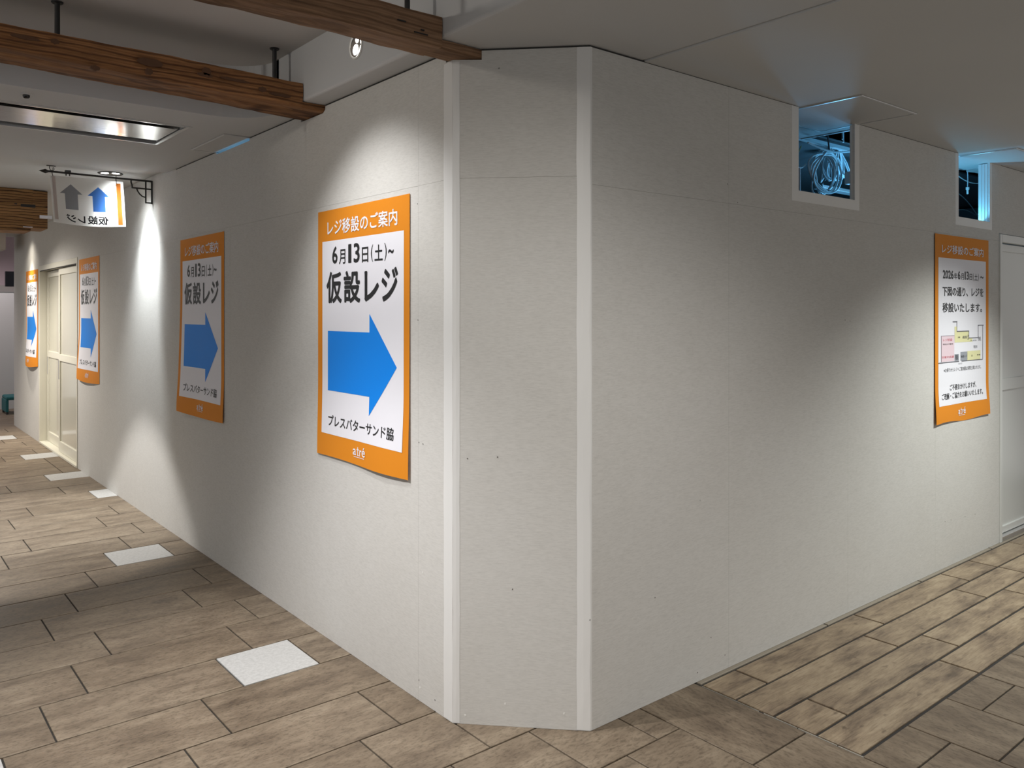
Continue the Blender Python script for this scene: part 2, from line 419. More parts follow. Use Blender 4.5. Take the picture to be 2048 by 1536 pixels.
LP.append([(lx(4.245)+G, ZS+G), (lx(3.335)-G, ZS+G), (lx(3.335)-G, N2), (lx(3.385), N2), (lx(3.385), WT), (lx(3.98), WT), (lx(3.98), NH), (lx(4.245)+G, NH)])
LP.append([(lx(5.154)+G, ZS+G), (lx(4.245)-G, ZS+G), (lx(4.245)-G, NH), (lx(4.455), NH), (lx(4.455), WT), (lx(5.154)+G, WT)])
for a, b in zip(ys[4:], ys[5:]): LP.append(rect(lx(b), lx(a), ZS, WT if b < 5.2 else CH+.02))
D0, D1, DT = 7.885, 9.70, 1.845      # door opening in the left wall
LP.append(rect(lx(8.79), lx(D0), DT, CH+.02)); LP.append(rect(lx(D1), lx(8.79), DT, CH+.02))
LP.append(rect(lx(10.6), lx(D1), .0005, ZS)); LP.append(rect(lx(YF), lx(10.6), .0005, ZS))
LP.append(rect(lx(10.6), lx(D1), ZS, CH+.02)); LP.append(rect(lx(YF), lx(10.6), ZS, CH+.02))
wl = wall('wall_left', (AL, YF, 0), -math.pi/2, LP, [(lx(3.150), lx(2.258)), (lx(3.98), lx(3.385)), (lx(5.355), lx(4.455))])
box('end_return', 0, .05, .0125, .30, 0, CH+.02, M_far, wl)
# corner panel
cl = math.hypot(CORN_R[0]-CORN_L[0], CORN_R[1]-CORN_L[1]); ca = math.atan2(CORN_R[1]-CORN_L[1], CORN_R[0]-CORN_L[0])
nx = .098
wc = wall('wall_corner', (CORN_L[0], CORN_L[1], 0), ca,
          [rect(0, cl, .0005, ZS), [(G, ZS+G), (cl-G, ZS+G), (cl-G, WT), (nx, WT), (nx, N1-.003), (G, N1)]], [(nx, cl)])
# right wall: local x = world x - 1.882
RX = CORN_R[0]
def rx(x): return x-RX
xs = [1.882, 2.632, 3.532, 4.43, 5.285]; ZR = 1.79
RP = [rect(rx(a), rx(b), .0005, ZR) for a, b in zip(xs, xs[1:])]
NA, NB, NZ = 3.122, 3.592, 1.886; NC, ND, NZ2 = 4.719, 5.146, 1.893
RP.append(rect(rx(xs[0]), rx(xs[1]), ZR, WT))
RP.append([(rx(2.632)+G, ZR+G), (rx(3.532)-G, ZR+G), (rx(3.532)-G, NZ), (rx(NA), NZ), (rx(NA), WT), (rx(2.632)+G, WT)])
RP.append([(rx(3.532)+G, ZR+G), (rx(4.43)-G, ZR+G), (rx(4.43)-G, WT), (rx(NB), WT), (rx(NB), NZ), (rx(3.532)+G, NZ)])
RP.append([(rx(4.43)+G, ZR+G), (rx(5.285)-G, ZR+G), (rx(5.285)-G, WT), (rx(ND), WT), (rx(ND), NZ2), (rx(NC), NZ2), (rx(NC), WT), (rx(4.43)+G, WT)])
RP.append(rect(rx(5.285), rx(6.10), 1.835, WT)); RP.append(rect(rx(6.10), rx(7.0), 1.835, WT)); RP.append(rect(rx(6.95), rx(7.6), .0005, 1.835))
wr = wall('wall_right', (RX, BR, 0), 0, RP, [(0, rx(NA)), (rx(NB), rx(NC)), (rx(ND), rx(7.0))])
# white linings and tape frames of the two cut outs
for a, b, z, t in ((NA, NB, NZ, .052), (NC, ND, NZ2, .040)):
    box('edge_tape', rx(a)-t, rx(a), -.0008, 0, z-.046, WT, M_tape, wr)
    box('edge_tape', rx(b), rx(b)+t*.8, -.0008, 0, z-.046, WT, M_tape, wr)
    box('edge_tape', rx(a), rx(b), -.0008, 0, z-.046, z, M_tape, wr)
    dp = .022 if b < 4 else .060
    box('notch_lining', rx(b)-.002, rx(b)+.016, TH, dp, z-.03, CH-.012, M_trim, wr)
    if b > 4:
        for q in (.026, .042): box('lining_rib', rx(b)-.0045, rx(b)-.002, q, q+.006, z, CH-.012, M_trim, wr)
    box('notch_lining', rx(a)-.016, rx(a)+.002, TH, .045, z-.03, CH-.006, M_trim, wr)
    box('notch_lining', rx(a)+.002, rx(b)-.002, TH, .045, z-.03, z-.001, M_trim, wr)
# corner tapes (wrap both faces)
def tape_strip(e, x0, x1, z1, name='corner_tape'):
    v = []; f = []; n = 24
    for i in range(n+1):
        z = .003+(z1-.003)*i/n; j = .0010*math.sin(i*2.1)+.0006*math.sin(i*5.3)
        v += [(x0+j, -.0006, z), ((x0+x1)/2, -.0011-.0005*math.sin(i*1.7)**2, z), (x1+j*.6, -.0006, z)]
    for i in range(n):
        for k in range(2): a = i*3+k; f.append((a, a+1, a+4, a+3))
    return obj(name, v, f, M_tape, e)
tape_strip(wl, lx(2.270), lx(2.219)-.0, N1-.004)
tape_strip(wc, .0, .024, N1-.006)
tape_strip(wc, cl-.044, cl+.0005, WT)
tape_strip(wr, -.0005, .008, WT)

# small nail and patch marks
M_mark = mat('nail mark', (.16, .15, .14), .8); M_patch = mat('filler patch', (.78, .78, .76), .7)
def marks(e, pts, pale=()):
    for i, (x, z) in enumerate(pts):
        r = .0022 if i not in pale else .003; n = 7
        B().prism([(x+r*math.cos(2*math.pi*k/n)*(1+.3*math.sin(k*2+i)), z+r*1.2*math.sin(2*math.pi*k/n)) for k in range(n)], -.0006, .0).ob('filler_patch' if i in pale else 'nail_mark', M_patch if i in pale else M_mark, e)
marks(wc, [(0.156, 2.179), (0.151, 0.891), (0.05, 0.884), (0.042, 0.03), (0.176, 0.075), (0.371, 0.054), (0.201, 0.455)], (3, 4, 5))
marks(wr, [(-0.001, 0.365), (1.624, 1.334), (1.668, 1.329), (0.742, 1.864), (0.807, 1.798), (2.667, 0.248), (2.742, 0.244), (2.922, 0.234), (3.057, 0.226), (2.373, 0.12), (0.639, 0.144), (0.726, 0.055), (0.558, 0.035), (0.32, 0.366)], (9,))
marks(wl, [(8.926, 1.754), (8.935, 0.911), (8.961, 0.909), (8.929, 1.343), (8.958, 0.457), (8.005, 0.529), (8.935, 0.072), (8.942, 0.048), (9.036, 0.039)], (4, 5, 7))

# inside of the boarded-off unit: seen only through the cut outs
wb = empty('wall_back'); tag(wb, kind='structure')
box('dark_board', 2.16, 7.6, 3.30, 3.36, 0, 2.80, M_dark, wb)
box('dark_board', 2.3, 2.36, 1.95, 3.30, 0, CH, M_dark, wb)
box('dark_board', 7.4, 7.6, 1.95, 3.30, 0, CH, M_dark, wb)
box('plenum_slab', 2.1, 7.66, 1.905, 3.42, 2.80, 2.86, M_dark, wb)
box('dark_board', 2.1, 2.16, 1.905, 3.42, CH+.05, 2.80, M_dark, wb)  # this and the next two boards added to keep outside light out
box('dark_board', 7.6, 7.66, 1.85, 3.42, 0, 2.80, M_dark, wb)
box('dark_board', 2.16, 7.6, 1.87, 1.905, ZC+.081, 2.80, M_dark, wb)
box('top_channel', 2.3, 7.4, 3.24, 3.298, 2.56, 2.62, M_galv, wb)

# ------------------------------------------------------------------ doors
def door_left():
    e = empty('door_1', (AL, D1, 0), -math.pi/2); tag(e, kind='structure')   # local x: 0 at far jamb, W at near jamb
    W = D1-D0
    bevelled('frame_head', 0, W, -.006, .115, DT-.052, DT-.001, M_door, e)
    bevelled('frame_jamb', 0, .05, -.006, .115, 0, DT-.052, M_door, e)
    bevelled('frame_jamb', W-.028, W, -.006, .115, 0, DT-.052, M_door, e)
    box('jamb_face', .05, .075, .10, .115, .02, DT-.052, M_door, e)
    bevelled('sill', .05, W-.028, -.010, .115, .001, .022, M_door, e)
    box('dark_gap', .05, W-.028, -.004, .004, DT-.060, DT-.0525, M_gap, e)
    def leaf(x0, x1, y, m):
        d = empty('door_leaf'); d.parent = e; z0, z1 = .024, DT-.062
        bevelled('stile', x0, x0+.05, y, y+.03, z0, z1, M_door, d); bevelled('stile', x1-.05, x1, y, y+.03, z0, z1, M_door, d)
        for a, b in ((z0, .125), (.895, .96), (z1-.06, z1)): bevelled('rail', x0+.05, x1-.05, y, y+.03, a, b, M_door, d)
        box('pane', x0+.05, x1-.05, y+.012, y+.018, .125, .895, m, d); box('pane', x0+.05, x1-.05, y+.012, y+.018, .96, z1-.06, m, d)
        hd = box('handle', x0+.015, x0+.035, y-.006, y, .72, .90, M_alu, d)
        return d
    leaf(.36 if False else .06, .82, .062, M_doorpan); leaf(W-.028-.92, W-.03, .022, M_doorpan)
    return e
door_left()
def door_right():
    e = empty('door_2', (5.285, BR, 0), 0); tag(e, kind='structure')
    W = 1.66
    bevelled('frame_jamb', 0, .032, -.008, .10, 0, 1.832, M_doorw, e); bevelled('frame_jamb', W-.03, W, -.008, .10, 0, 1.832, M_doorw, e)
    bevelled('frame_head', .032, W-.03, -.008, .10, 1.785, 1.832, M_doorw, e)
    bevelled('sill', .032, W-.03, -.004, .10, .001, .030, M_alu, e)
    d = empty('door_leaf'); d.parent = e
    x0, x1, y = .034, .86, .02
    bevelled('stile', x0, x0+.012, y, y+.03, .034, 1.78, M_doorw, d); bevelled('stile', x1-.05, x1, y, y+.03, .034, 1.78, M_doorw, d)
    for a, b in ((.034, .075), (.895, .965), (1.735, 1.78)): bevelled('rail', x0+.012, x1-.05, y, y+.03, a, b, M_doorw, d)
    box('pane', x0+.012, x1-.05, y+.010, y+.016, .075, .895, M_doorw, d); box('pane', x0+.012, x1-.05, y+.010, y+.016, .965, 1.735, M_doorw, d)
    d = empty('door_leaf'); d.parent = e
    x0, x1, y = .80, W-.032, .06
    bevelled('stile', x0, x0+.05, y, y+.03, .034, 1.78, M_doorw, d); bevelled('stile', x1-.05, x1, y, y+.03, .034, 1.78, M_doorw, d)
    for a, b in ((.034, .13), (.83, .895), (1.72, 1.78)): bevelled('rail', x0+.05, x1-.05, y, y+.03, a, b, M_doorw, d)
    box('pane', x0+.05, x1-.05, y+.012, y+.018, .13, .83, M_doorw, d); box('pane', x0+.05, x1-.05, y+.012, y+.018, .895, 1.72, M_doorw, d)
door_right()

# ------------------------------------------------------------------ timber beams
def beam_mesh(x0, x1, y0, y1, zb, zt, rnd, seed, rough=.003, n=110, ends=None):
    """rough-hewn timber along x. zb/zt: functions of x. rnd: radius of the lower edges."""
    r = random.Random(seed); V = []; F = []
    ph = [r.uniform(0, 6) for _ in range(12)]
    def sec(x):
        b, t = zb(x), zt(x); c = min(rnd, (t-b)*.45); q = []
        def arcp(cy, cz, a0, a1):
            for i in range(4):
                a = a0+(a1-a0)*i/3; q.append((cy+c*math.cos(a), cz+c*math.sin(a)))
        arcp(y0+c, b+c, math.pi, 1.5*math.pi); 
        for i in range(1, 4): q.append((y0+c+(y1-y0-2*c)*i/4, b))
        arcp(y1-c, b+c, 1.5*math.pi, 2*math.pi)
        for i in range(1, 3): q.append((y1, b+c+(t-b-c)*i/3))
        q.append((y1, t)); 
        for i in range(1, 3): q.append((y1+(y0-y1)*i/3, t))
        q.append((y0, t))
        for i in range(1, 3): q.append((y0, t+(b+c-t)*i/3))
        return q
    xsn = [x0+(x1-x0)*i/n for i in range(n+1)]
    k = None
    for i, x in enumerate(xsn):
        q = sec(x); k = len(q); cy = (y0+y1)/2; cz = (zb(x)+zt(x))/2
        for j, (y, z) in enumerate(q):
            d = rough*(math.sin(7*x+ph[j % 12])+.6*math.sin(19*x+ph[(j+3) % 12])+.4*math.sin(47*x+ph[(j+5) % 12])+r.uniform(-.35, .35))
            v = Vector((y-cy, z-cz)); l = v.length; v = v*(1+d/max(l, .03))
            V.append((x, cy+v.x, cz+v.y))
    for i in range(n):
        for j in range(k):
            F.append((i*k+j, (i+1)*k+j, (i+1)*k+(j+1) % k, i*k+(j+1) % k))
    F.append(tuple(range(k))); F.append(tuple(n*k+j for j in range(k))[::-1])
    return V, F
def beam(name, origin, y0, y1, zb, zt, m, seed, rnd, x_left, x_notch, x_end, rough, label, notch_z=CH-.002, notch_y=None):
    V, F = beam_mesh(x_left, x_notch, y0, y1, zb, zt, rnd, seed, rough)
    n = len(V)
    if x_end:
        ny0, ny1 = notch_y or (y0+.004, y1-.004)
        V2, F2 = beam_mesh(x_notch-.01, x_end, ny0, ny1, zb, lambda x: notch_z, rnd, seed+1, rough*.5, n=12)
        V += V2; F += [tuple(i+n for i in f) for f in F2]
    V = [(x-origin[0], y-origin[1], z-origin[2]) for x, y, z in V]
    o = obj(name, V, F, m, None, origin, smooth=False)
    tag(o, label, 'beam', 'rough timber ceiling beams'); return o
bm1 = beam('timber_beam', (0, 2.19, 2.26), 2.135, 2.253, lambda x: 2.222-.006*max(0, x), lambda x: 2.307, M_beam_dull, 11, .012, -2.2, A1-.003, 1.640, .0024,
           'dull brown timber beam nearest the camera, ending over the taped wall corner', notch_y=(2.151, 2.250))
bm2 = beam('timber_beam', (0, 3.26, 2.28), 3.150, 3.375, lambda x: 2.262-.029*max(0, x), lambda x: 2.334-.010*x, M_beam, 21, .022, -2.2, A1-.003, 1.570, .0026,
           'reddish timber beam hung on black rods in front of the recessed ceiling slot', notch_y=(3.158, 3.372))
bm3 = beam('timber_beam', (0, 7.0, 2.1), 6.85, 7.15, lambda x: 1.985, lambda x: 2.264, M_beam_gold, 31, .008, -2.2, 1.062, 1.158, .0022,
           'thick golden timber beam with mortise holes behind the hanging banner', notch_z=2.262)
# lower lip of the far beam
V, F = beam_mesh(-2.2, 1.050, 6.86, 7.14, lambda x: 1.962, lambda x: 1.992, .005, 33, .0018)
obj('lower_lip', [(x, y-7.0, z-2.1) for x, y, z in V], F, M_beam_gold, bm3)
box('mortise_slot', .985, 1.078, -.1535, -.140, .036, .056, M_black, bm3)
box('mortise_slot', .945, .962, -.1535, -.140, .050, .058, M_black, bm3)
box('pale_tag', 1.105, 1.185, -.166, -.151, -.041, -.018, M_paper, bm3)
box('pale_tag', 1.00, 1.06, -.154, -.148, -.113, -.107, M_paper, bm3)
def rod(bm, x, y, ztop, zbot):
    o = bm.location
    r_ = B().tube([(x-o.x, y-o.y, zbot-o.z), (x-o.x, y-o.y, ztop-o.z)], .0088, 14).ob('hanger_rod', M_rod, bm, smooth=False)
    B().lathe([(0, ztop-.006), (.017, ztop-.006), (.020, ztop-.003), (.020, ztop), (0, ztop)], c=(x-o.x, y-o.y, -o.z), seg=20).ob('flange', M_rod, r_)
for x in (-.22, .583, 1.392): rod(bm2, x, 3.27, ZC, 2.31)
for x in (-.25, .565, 1.372): rod(bm1, x, 2.195, ZC, 2.29)
# knots on the second beam
M_knot = mat('dark knot', (.095, .044, .020), .8)
for i, (x, z, rw, rh) in enumerate([(0.554, 2.2992, 0.0137, 0.0086), (0.863, 2.2871, 0.0456, 0.0147), (0.859, 2.2534, 0.0139, 0.011), (1.068, 2.2924, 0.0171, 0.0153), (1.062, 2.2779, 0.0304, 0.0077), (1.289, 2.2618, 0.0166, 0.01), (0.679, 2.232, 0.0161, 0.0088), (0.465, 2.2939, 0.0441, 0.0067), (1.178, 2.2797, 0.0601, 0.0059), (1.363, 2.2521, 0.0472, 0.0061)]):
    o = bm2.location; q = [(x+rw*math.cos(2*math.pi*k/12)-o.x, z+rh*math.sin(2*math.pi*k/12)*(1+.2*math.sin(3*k+i))-rw*.02*math.cos(2*math.pi*k/12)-o.z) for k in range(12)]
    B().prism(q, 3.1435-o.y, 3.156-o.y).ob('knot', M_knot, bm2)
# adze marks and cracks on the nearest beam end
for i, (x, z, l) in enumerate(((1.30, 2.262, .030), (1.385, 2.25, .012), (1.36, 2.238, .05))):
    box('dark_crack', x, x+l, 2.1335-2.19, 2.139-2.19, z-2.26, z+.0035-2.26, M_black, bm1)

# ------------------------------------------------------------------ ceiling fittings
def face_lamp(y, z, label):
    e = empty('recessed_spotlight', (A1, y, z)); tag(e, label, 'ceiling light', 'round spotlights set in the bulkhead face')
    B().lathe([(.050, -.001), (.050, -.005), (.047, -.006), (.041, -.004), (.041, .0)], axis='x', seg=32).ob('trim_ring', M_white, e, smooth=True)
    B().lathe([(.041, -.004), (.038, -.0022), (.020, -.0014), (0, -.0012)], axis='x', seg=32).ob('reflector', M_refl, e, smooth=True)
    B().lathe([(0, -.0030), (.016, -.0028), (.021, -.0016)], axis='x', seg=24, c=(0, .004, -.014)).ob('bulb', M_bulb, e, smooth=True)
    B().lathe([(0, -.0030), (.010, -.0028), (.013, -.0016)], axis='x', seg=24, c=(0, -.008, .022)).ob('bulb', M_bulb, e, smooth=True)
    return e
face_lamp(2.70, 2.360, 'round white spotlight set in the bulkhead between the two near beams')
face_lamp(1.795, 2.318, 'round white spotlight at the top edge, right of the nearest beam')
e = face_lamp(2.62, 2.37, 'added spotlight in the opposite bulkhead, unseen, brightening the near bulkhead face'); e.location.x = -1.75; e.rotation_euler = (0, 0, math.pi)
spot('lamp_beam', (-1.72, 2.62, 2.37), (1.4, 2.68, 2.42), 42, 44, .9, (1, .92, .82), .03)  # added from out of view to brighten the bulkhead face
def downlight(x, y, z, r, label, power, target, angle, col, bl=.5, grp='round downlights in the low ceiling', skirt=0):
    e = empty('downlight', (x, y, z)); tag(e, label, 'ceiling light', grp)
    B().lathe([(r, 0), (r, -.004), (r*.93, -.006), (r*.88, -.003), (r*.88, 0)], seg=32).ob('trim_ring', M_rod, e, smooth=True)
    B().lathe([(r*.88, -.003), (r*.6, -.001), (0, -.0008)], seg=32).ob('reflector', M_refl, e, smooth=True)
    for s in (-1, 1): B().lathe([(0, -.0032), (r*.26, -.003), (r*.34, -.001)], seg=20, c=(s*r*.42, -s*r*.2, 0)).ob('bulb', M_bulb, e, smooth=True)
    sp = spot('lamp_beam', (x, y, z-.03), target, power, angle, bl, col, .035)
    if skirt: spot('lamp_skirt', (x, y, z-.03), target, skirt, 124, 1.0, col, .035)
    return e
downlight(1.325, 5.72, CH+.022, .075, 'bright round downlight in the ceiling beside the banner bracket', 110, (1.62, 5.68, 0), 80, (.93, .98, 1), 1.0, skirt=14)
# lamps outside the picture or hidden behind the beams
downlight(.86, 2.72, ZC, .06, 'round downlight in the coffer above the large nearest poster', 52, (1.75, 2.66, .35), 84, (.98, .97, .96), .75, 'downlights of the hall')
downlight(1.30, 10.15, CH+.022, .075, 'round downlight past the far sliding door', 90, (1.60, 10.1, 0), 66, (1, .92, .78), 1.0, 'downlights of the hall', 14)
downlight(.30, 5.78, CH+.022, .075, 'round downlight over the middle of the corridor', 170, (.62, 5.78, 0), 64, (1, .97, .93), .28, 'downlights of the hall')
downlight(.35, 9.0, CH+.022, .075, 'round downlight over the corridor past the far beam', 230, (.75, 8.6, 0), 140, (1, .93, .84), .8, 'downlights of the hall')
downlight(.05, 2.72, ZC, .06, 'round downlight in the coffer left of the camera', 215, (.85, 2.55, 0), 74, (1, .98, .97), .8, 'downlights of the hall')
downlight(4.75, .75, CH-.004, .06, 'round downlight over the wood tile strip', 185, (4.4, 1.35, 0), 98, (.97, 1, .95), 1.0, 'downlights of the hall')
downlight(.5, .75, ZC, .06, 'added fill downlight just ahead of the camera, unseen, brightening the corner panel', 62, (1.7, 1.95, .5), 80, (1, .96, .90), 1.0, 'downlights of the hall')  # fill added for the corner panel, out of view
downlight(1.9, -.1, CH-.004, .06, 'added fill downlight by the camera, unseen, brightening the lower walls', 75, (2.0, 1.2, 0), 100, (1, .96, .91), 1.0, 'downlights of the hall')  # unseen fill added for the lower corner panel and right wall
downlight(1.0, 12.6, 2.70, .075, 'round downlight in the far hall', 90, (1.6, 13.0, 0), 130, (1, .9, .92), .6, 'downlights of the hall')

# shutter slot with polished steel plate
sh = empty('ceiling_shutter', (0, 4.2, CH)); tag(sh, 'polished steel shutter plate in a long black ceiling slot', 'shutter')
def shb(n, x0, x1, y0, y1, z0, z1, m): return box(n, x0, x1, y0-4.2, y1-4.2, z0-CH, z1-CH, m, sh)
shb('plate', -3.2, SL[0]-.006, 4.052, 4.378, CH+.004, CH+.012, M_steel)
shb('slot_edge', -3.2, SL[0], SL[1]+.004, SL[1]+.012, CH-.004, CH+.10, M_steel)
shb('slot_edge', -3.2, SL[0], SL[2]-.012, SL[2]-.004, CH-.004, CH+.10, M_alu)
shb('slot_edge', SL[0]-.006, SL[0]+.010, SL[1], SL[2], CH-.004, CH, M_alu)
shb('near_flange', -3.2, SL[0]+.02, SL[1]-.016, SL[1]+.004, CH-.003, CH-.0005, M_ceil)
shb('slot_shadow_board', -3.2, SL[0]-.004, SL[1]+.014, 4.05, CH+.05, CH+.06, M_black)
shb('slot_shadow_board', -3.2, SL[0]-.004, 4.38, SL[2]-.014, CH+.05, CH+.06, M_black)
# sensor and small track light
e = empty('ceiling_sensor', (.56, 3.76, CH)); tag(e, 'small dark dome sensor on the low ceiling before the shutter', 'sensor')
B().lathe([(0, -.017), (.008, -.0165), (.0125, -.012), (.013, -.005), (.013, -.003)], seg=20).ob('dome', M_tv, e, smooth=True)
B().lathe([(.013, -.004), (.021, -.003), (.022, 0), (0, 0)], seg=20).ob('base', M_ceil, e)
e = empty('track_spotlight', (1.09, 5.78, CH+.022)); tag(e, 'small black box fitting on the ceiling above the banner rod', 'ceiling light')
bevelled('housing', -.016, .016, -.014, .014, -.022, 0, M_rod, e); bevelled('foot', -.013, -.007, -.004, .004, -.034, -.022, M_rod, e, .001); bevelled('foot', .007, .013, -.004, .004, -.034, -.022, M_rod, e, .001)

# access hatches
def hatch(x0, x1, y0, y1, z, label, tilt=0):
    e = empty('ceiling_hatch', ((x0+x1)/2, (y0+y1)/2, z)); tag(e, label, 'ceiling hatch', 'square access hatches in the ceiling')
    hx, hy = (x1-x0)/2, (y1-y0)/2; t = .010
    for a, b, c, d in ((-hx, hx, -hy, -hy+t), (-hx, hx, hy-t, hy), (-hx, -hx+t, -hy+t, hy-t), (hx-t, hx, -hy+t, hy-t)):
        bevelled('frame_bar', a, b, c, d, -.006, -.0002, M_alu if True else M_white, e, .001)
    p = box('hatch_panel', -hx+t+.002, hx-t-.002, -hy+t+.002, hy-t-.002, -.0045, -.0008, M_ceil2, e)
    return e
h1 = hatch(3.140, 3.625, 1.622, 2.085, CH-.004, 'ceiling hatch above the cut out full of cables')
h2 = hatch(4.80, 5.285, 1.632, 2.095, CH-.004, 'ceiling hatch above the small cut out by the right door')
h3 = hatch(1.432, 1.91, 3.975, 4.47, CH, 'narrow hatch in the low ceiling cut by the left wall')

# ------------------------------------------------------------------ posters
txt_cache = {}
def text_mesh(body, off):
    k = (body, off)
    if k in txt_cache: return txt_cache[k]
    c = bpy.data.curves.new('t', 'FONT'); c.body = body; c.size = 1; c.resolution_u = 3
    o = bpy.data.objects.new('t', c); COL.objects.link(o); bpy.context.view_layer.update()
    dg = bpy.context.evaluated_depsgraph_get(); ev = o.evaluated_get(dg); me = ev.to_mesh()
    v = [tuple(p.co) for p in me.vertices]; f = [tuple(p.vertices) for p in me.polygons]; ev.to_mesh_clear()
    bpy.data.objects.remove(o); bpy.data.curves.remove(c)
    x0, x1 = min(p[0] for p in v), max(p[0] for p in v); y0, y1 = min(p[1] for p in v), max(p[1] for p in v)
    if off:                       # heavier weight: the glyph struck eight times around its own place
        V2, F2 = [], []
        for q in range(9):
            dx, dy = (0, 0) if q == 8 else (off*math.cos(q*math.pi/4), off*math.sin(q*math.pi/4))
            n = len(V2); V2 += [(p[0]+dx, p[1]+dy, q*.00004) for p in v]; F2 += [tuple(i+n for i in g) for g in f]
        v, f = V2, F2; x0 -= off; x1 += off; y0 -= off; y1 += off
    v = [((p[0]-x0)/(x1-x0), (p[1]-y0)/(y1-y0), p[2]) for p in v]
    txt_cache[k] = (v, f); return txt_cache[k]
LAY = .0007
class Poster:
    def __init__(s, loc, rotz, disp, label, Wd=.732, Ht=1.026, bottom=None):
        s.d = disp; s.W, s.H = Wd, Ht; s.bottom = bottom or (lambda u: 0)
        nu, nv = 30, 44; V = []; F = []
        for side in (0, 1):
            for j in range(nv+1):
                for i in range(nu+1):
                    u = Wd*i/nu; t = j/nv; v = s.bottom(u)*(1-t)**6+Ht*t
                    V.append((u, -(disp(u, v)+.0012-side*.0006), v))
        N = (nu+1)*(nv+1)
        for j in range(nv):
            for i in range(nu):
                a = j*(nu+1)+i; F.append((a, a+1, a+nu+2, a+nu+1)); F.append((N+a, N+a+nu+1, N+a+nu+2, N+a+1))
        rim = [i for i in range(nu+1)]+[j*(nu+1)+nu for j in range(1, nv+1)]+[nv*(nu+1)+i for i in range(nu-1, -1, -1)]+[j*(nu+1) for j in range(nv-1, 0, -1)]
        for a, b in zip(rim, rim[1:]+rim[:1]): F.append((a, N+a, N+b, b))
        s.o = obj('poster', V, F, M_orange, None, loc, rotz, True)
        s.o.data.set_sharp_from_angle(angle=math.radians(35))
        tag(s.o, label, 'poster', 'orange framed notice posters')
    def P(s, u, z, lay): return (u, -(s.d(u, z)+.0012+LAY*lay), z)
    def strip(s, name, us, lo, hi, m, lay, rows=10, par=None):
        V = []; F = []
        for u in us:
            for j in range(rows+1): V.append(s.P(u, lo(u)+(hi(u)-lo(u))*j/rows, lay))
        for i in range(len(us)-1):
            for j in range(rows):
                a = i*(rows+1)+j; F.append((a, a+rows+1, a+rows+2, a+1))
        return obj(name, V, F, m, par or s.o)
    def rect(s, name, u0, u1, z0, z1, m, lay, n=10, rows=10):
        return s.strip(name, [u0+(u1-u0)*i/n for i in range(n+1)], lambda u: z0, lambda u: z1, m, lay, rows)
    def text(s, body, u0, u1, z0, z1, m=None, lay=2, off=.012, name='lettering'):
        v, f = text_mesh(body, off)
        return obj(name, [s.P(u0+x*(u1-u0), z0+y*(z1-z0), lay+q/LAY) for x, y, q in v], f, m or M_ink, s.o)
    def logo(s, u0, z0, sc):
        # condensed wordmark with a fine line of type beneath
        for ch, a, b, h_ in (('a', 0, .026, .0245), ('r', .053, .070, .0245), ('é', .072, .098, .036)):
            s.text(ch, u0+a*sc, u0+b*sc, z0, z0+h_*sc, M_paper, 2, .012, 'logo_lettering')
        for a, b, c, d in ((.036, .0415, 0, .033), (.030, .049, .0215, .0250), (.0415, .0485, 0, .0032)):      # the letter t
            s.rect('logo_lettering', u0+a*sc, u0+b*sc, z0+c*sc, z0+d*sc, M_paper, 2, 2, 2)
        for i in range(9): s.rect('logo_small_type', u0+.008*sc+i*.0093*sc, u0+.015*sc+i*.0093*sc, z0-.0075*sc, z0-.0045*sc, M_paper, 2, 1, 1)
def header(p, u0=.090, u1=.648, z0=.920, z1=.982):
    p.text('レジ移設のご案内', u0, u1, z0, z1, M_paper, 2, .016)
def arrow_poster(loc, disp, label, bottom=None):
    p = Poster(loc, -math.pi/2, disp, label, bottom=bottom); zb = .770
    p.rect('white_field', .042, .693, .093, .897, M_paper, 1, 14, 24)
    header(p)
    for b, u0, u1, z0, z1, of in (('6', .133, .180, 1.570, 1.642, .024), ('月', .194, .248, 1.566, 1.626, .014), ('1', .272, .298, 1.567, 1.643, .020), ('3', .317, .366, 1.566, 1.644, .022), ('日', .384, .434, 1.564, 1.624, .014),
                              ('(', .454, .471, 1.563, 1.630, 0), ('土', .482, .543, 1.566, 1.627, .016), (')', .555, .572, 1.563, 1.630, 0), ('~', .583, .622, 1.588, 1.604, .012)):
        p.text(b, u0, u1, z0-zb, z1-zb, off=of)
    for b, u0, u1, z0, z1 in (('仮', .081, .217, 1.407, 1.538), ('設', .233, .371, 1.407, 1.537), ('レ', .404, .515, 1.411, 1.530), ('ジ', .534, .653, 1.410, 1.538)):
        p.text(b, u0, u1, z0-zb, z1-zb, off=.028)
    us = [.094+(.443-.094)*i/12 for i in range(13)]
    hb = lambda u: 1.044-zb; ht = lambda u: 1.292-zb
    us2 = [.4432+(.644-.4432)*i/10 for i in range(11)]
    p.strip('arrow', us+us2, lambda u: hb(u) if u <= .4431 else (.970+(1.167-.970)*(u-.443)/.201)-zb, lambda u: ht(u) if u <= .4431 else (1.364-(1.364-1.167)*(u-.443)/.201)-zb, M_blue, 2, 12)
    p.text('プレスバターサンド脇', .104, .632, .897-zb, .944-zb, off=.014)
    p.logo(.322, .036, 1.02)
    return p
def sm(x): x = max(0, min(1, x)); return x*x*(3-2*x)
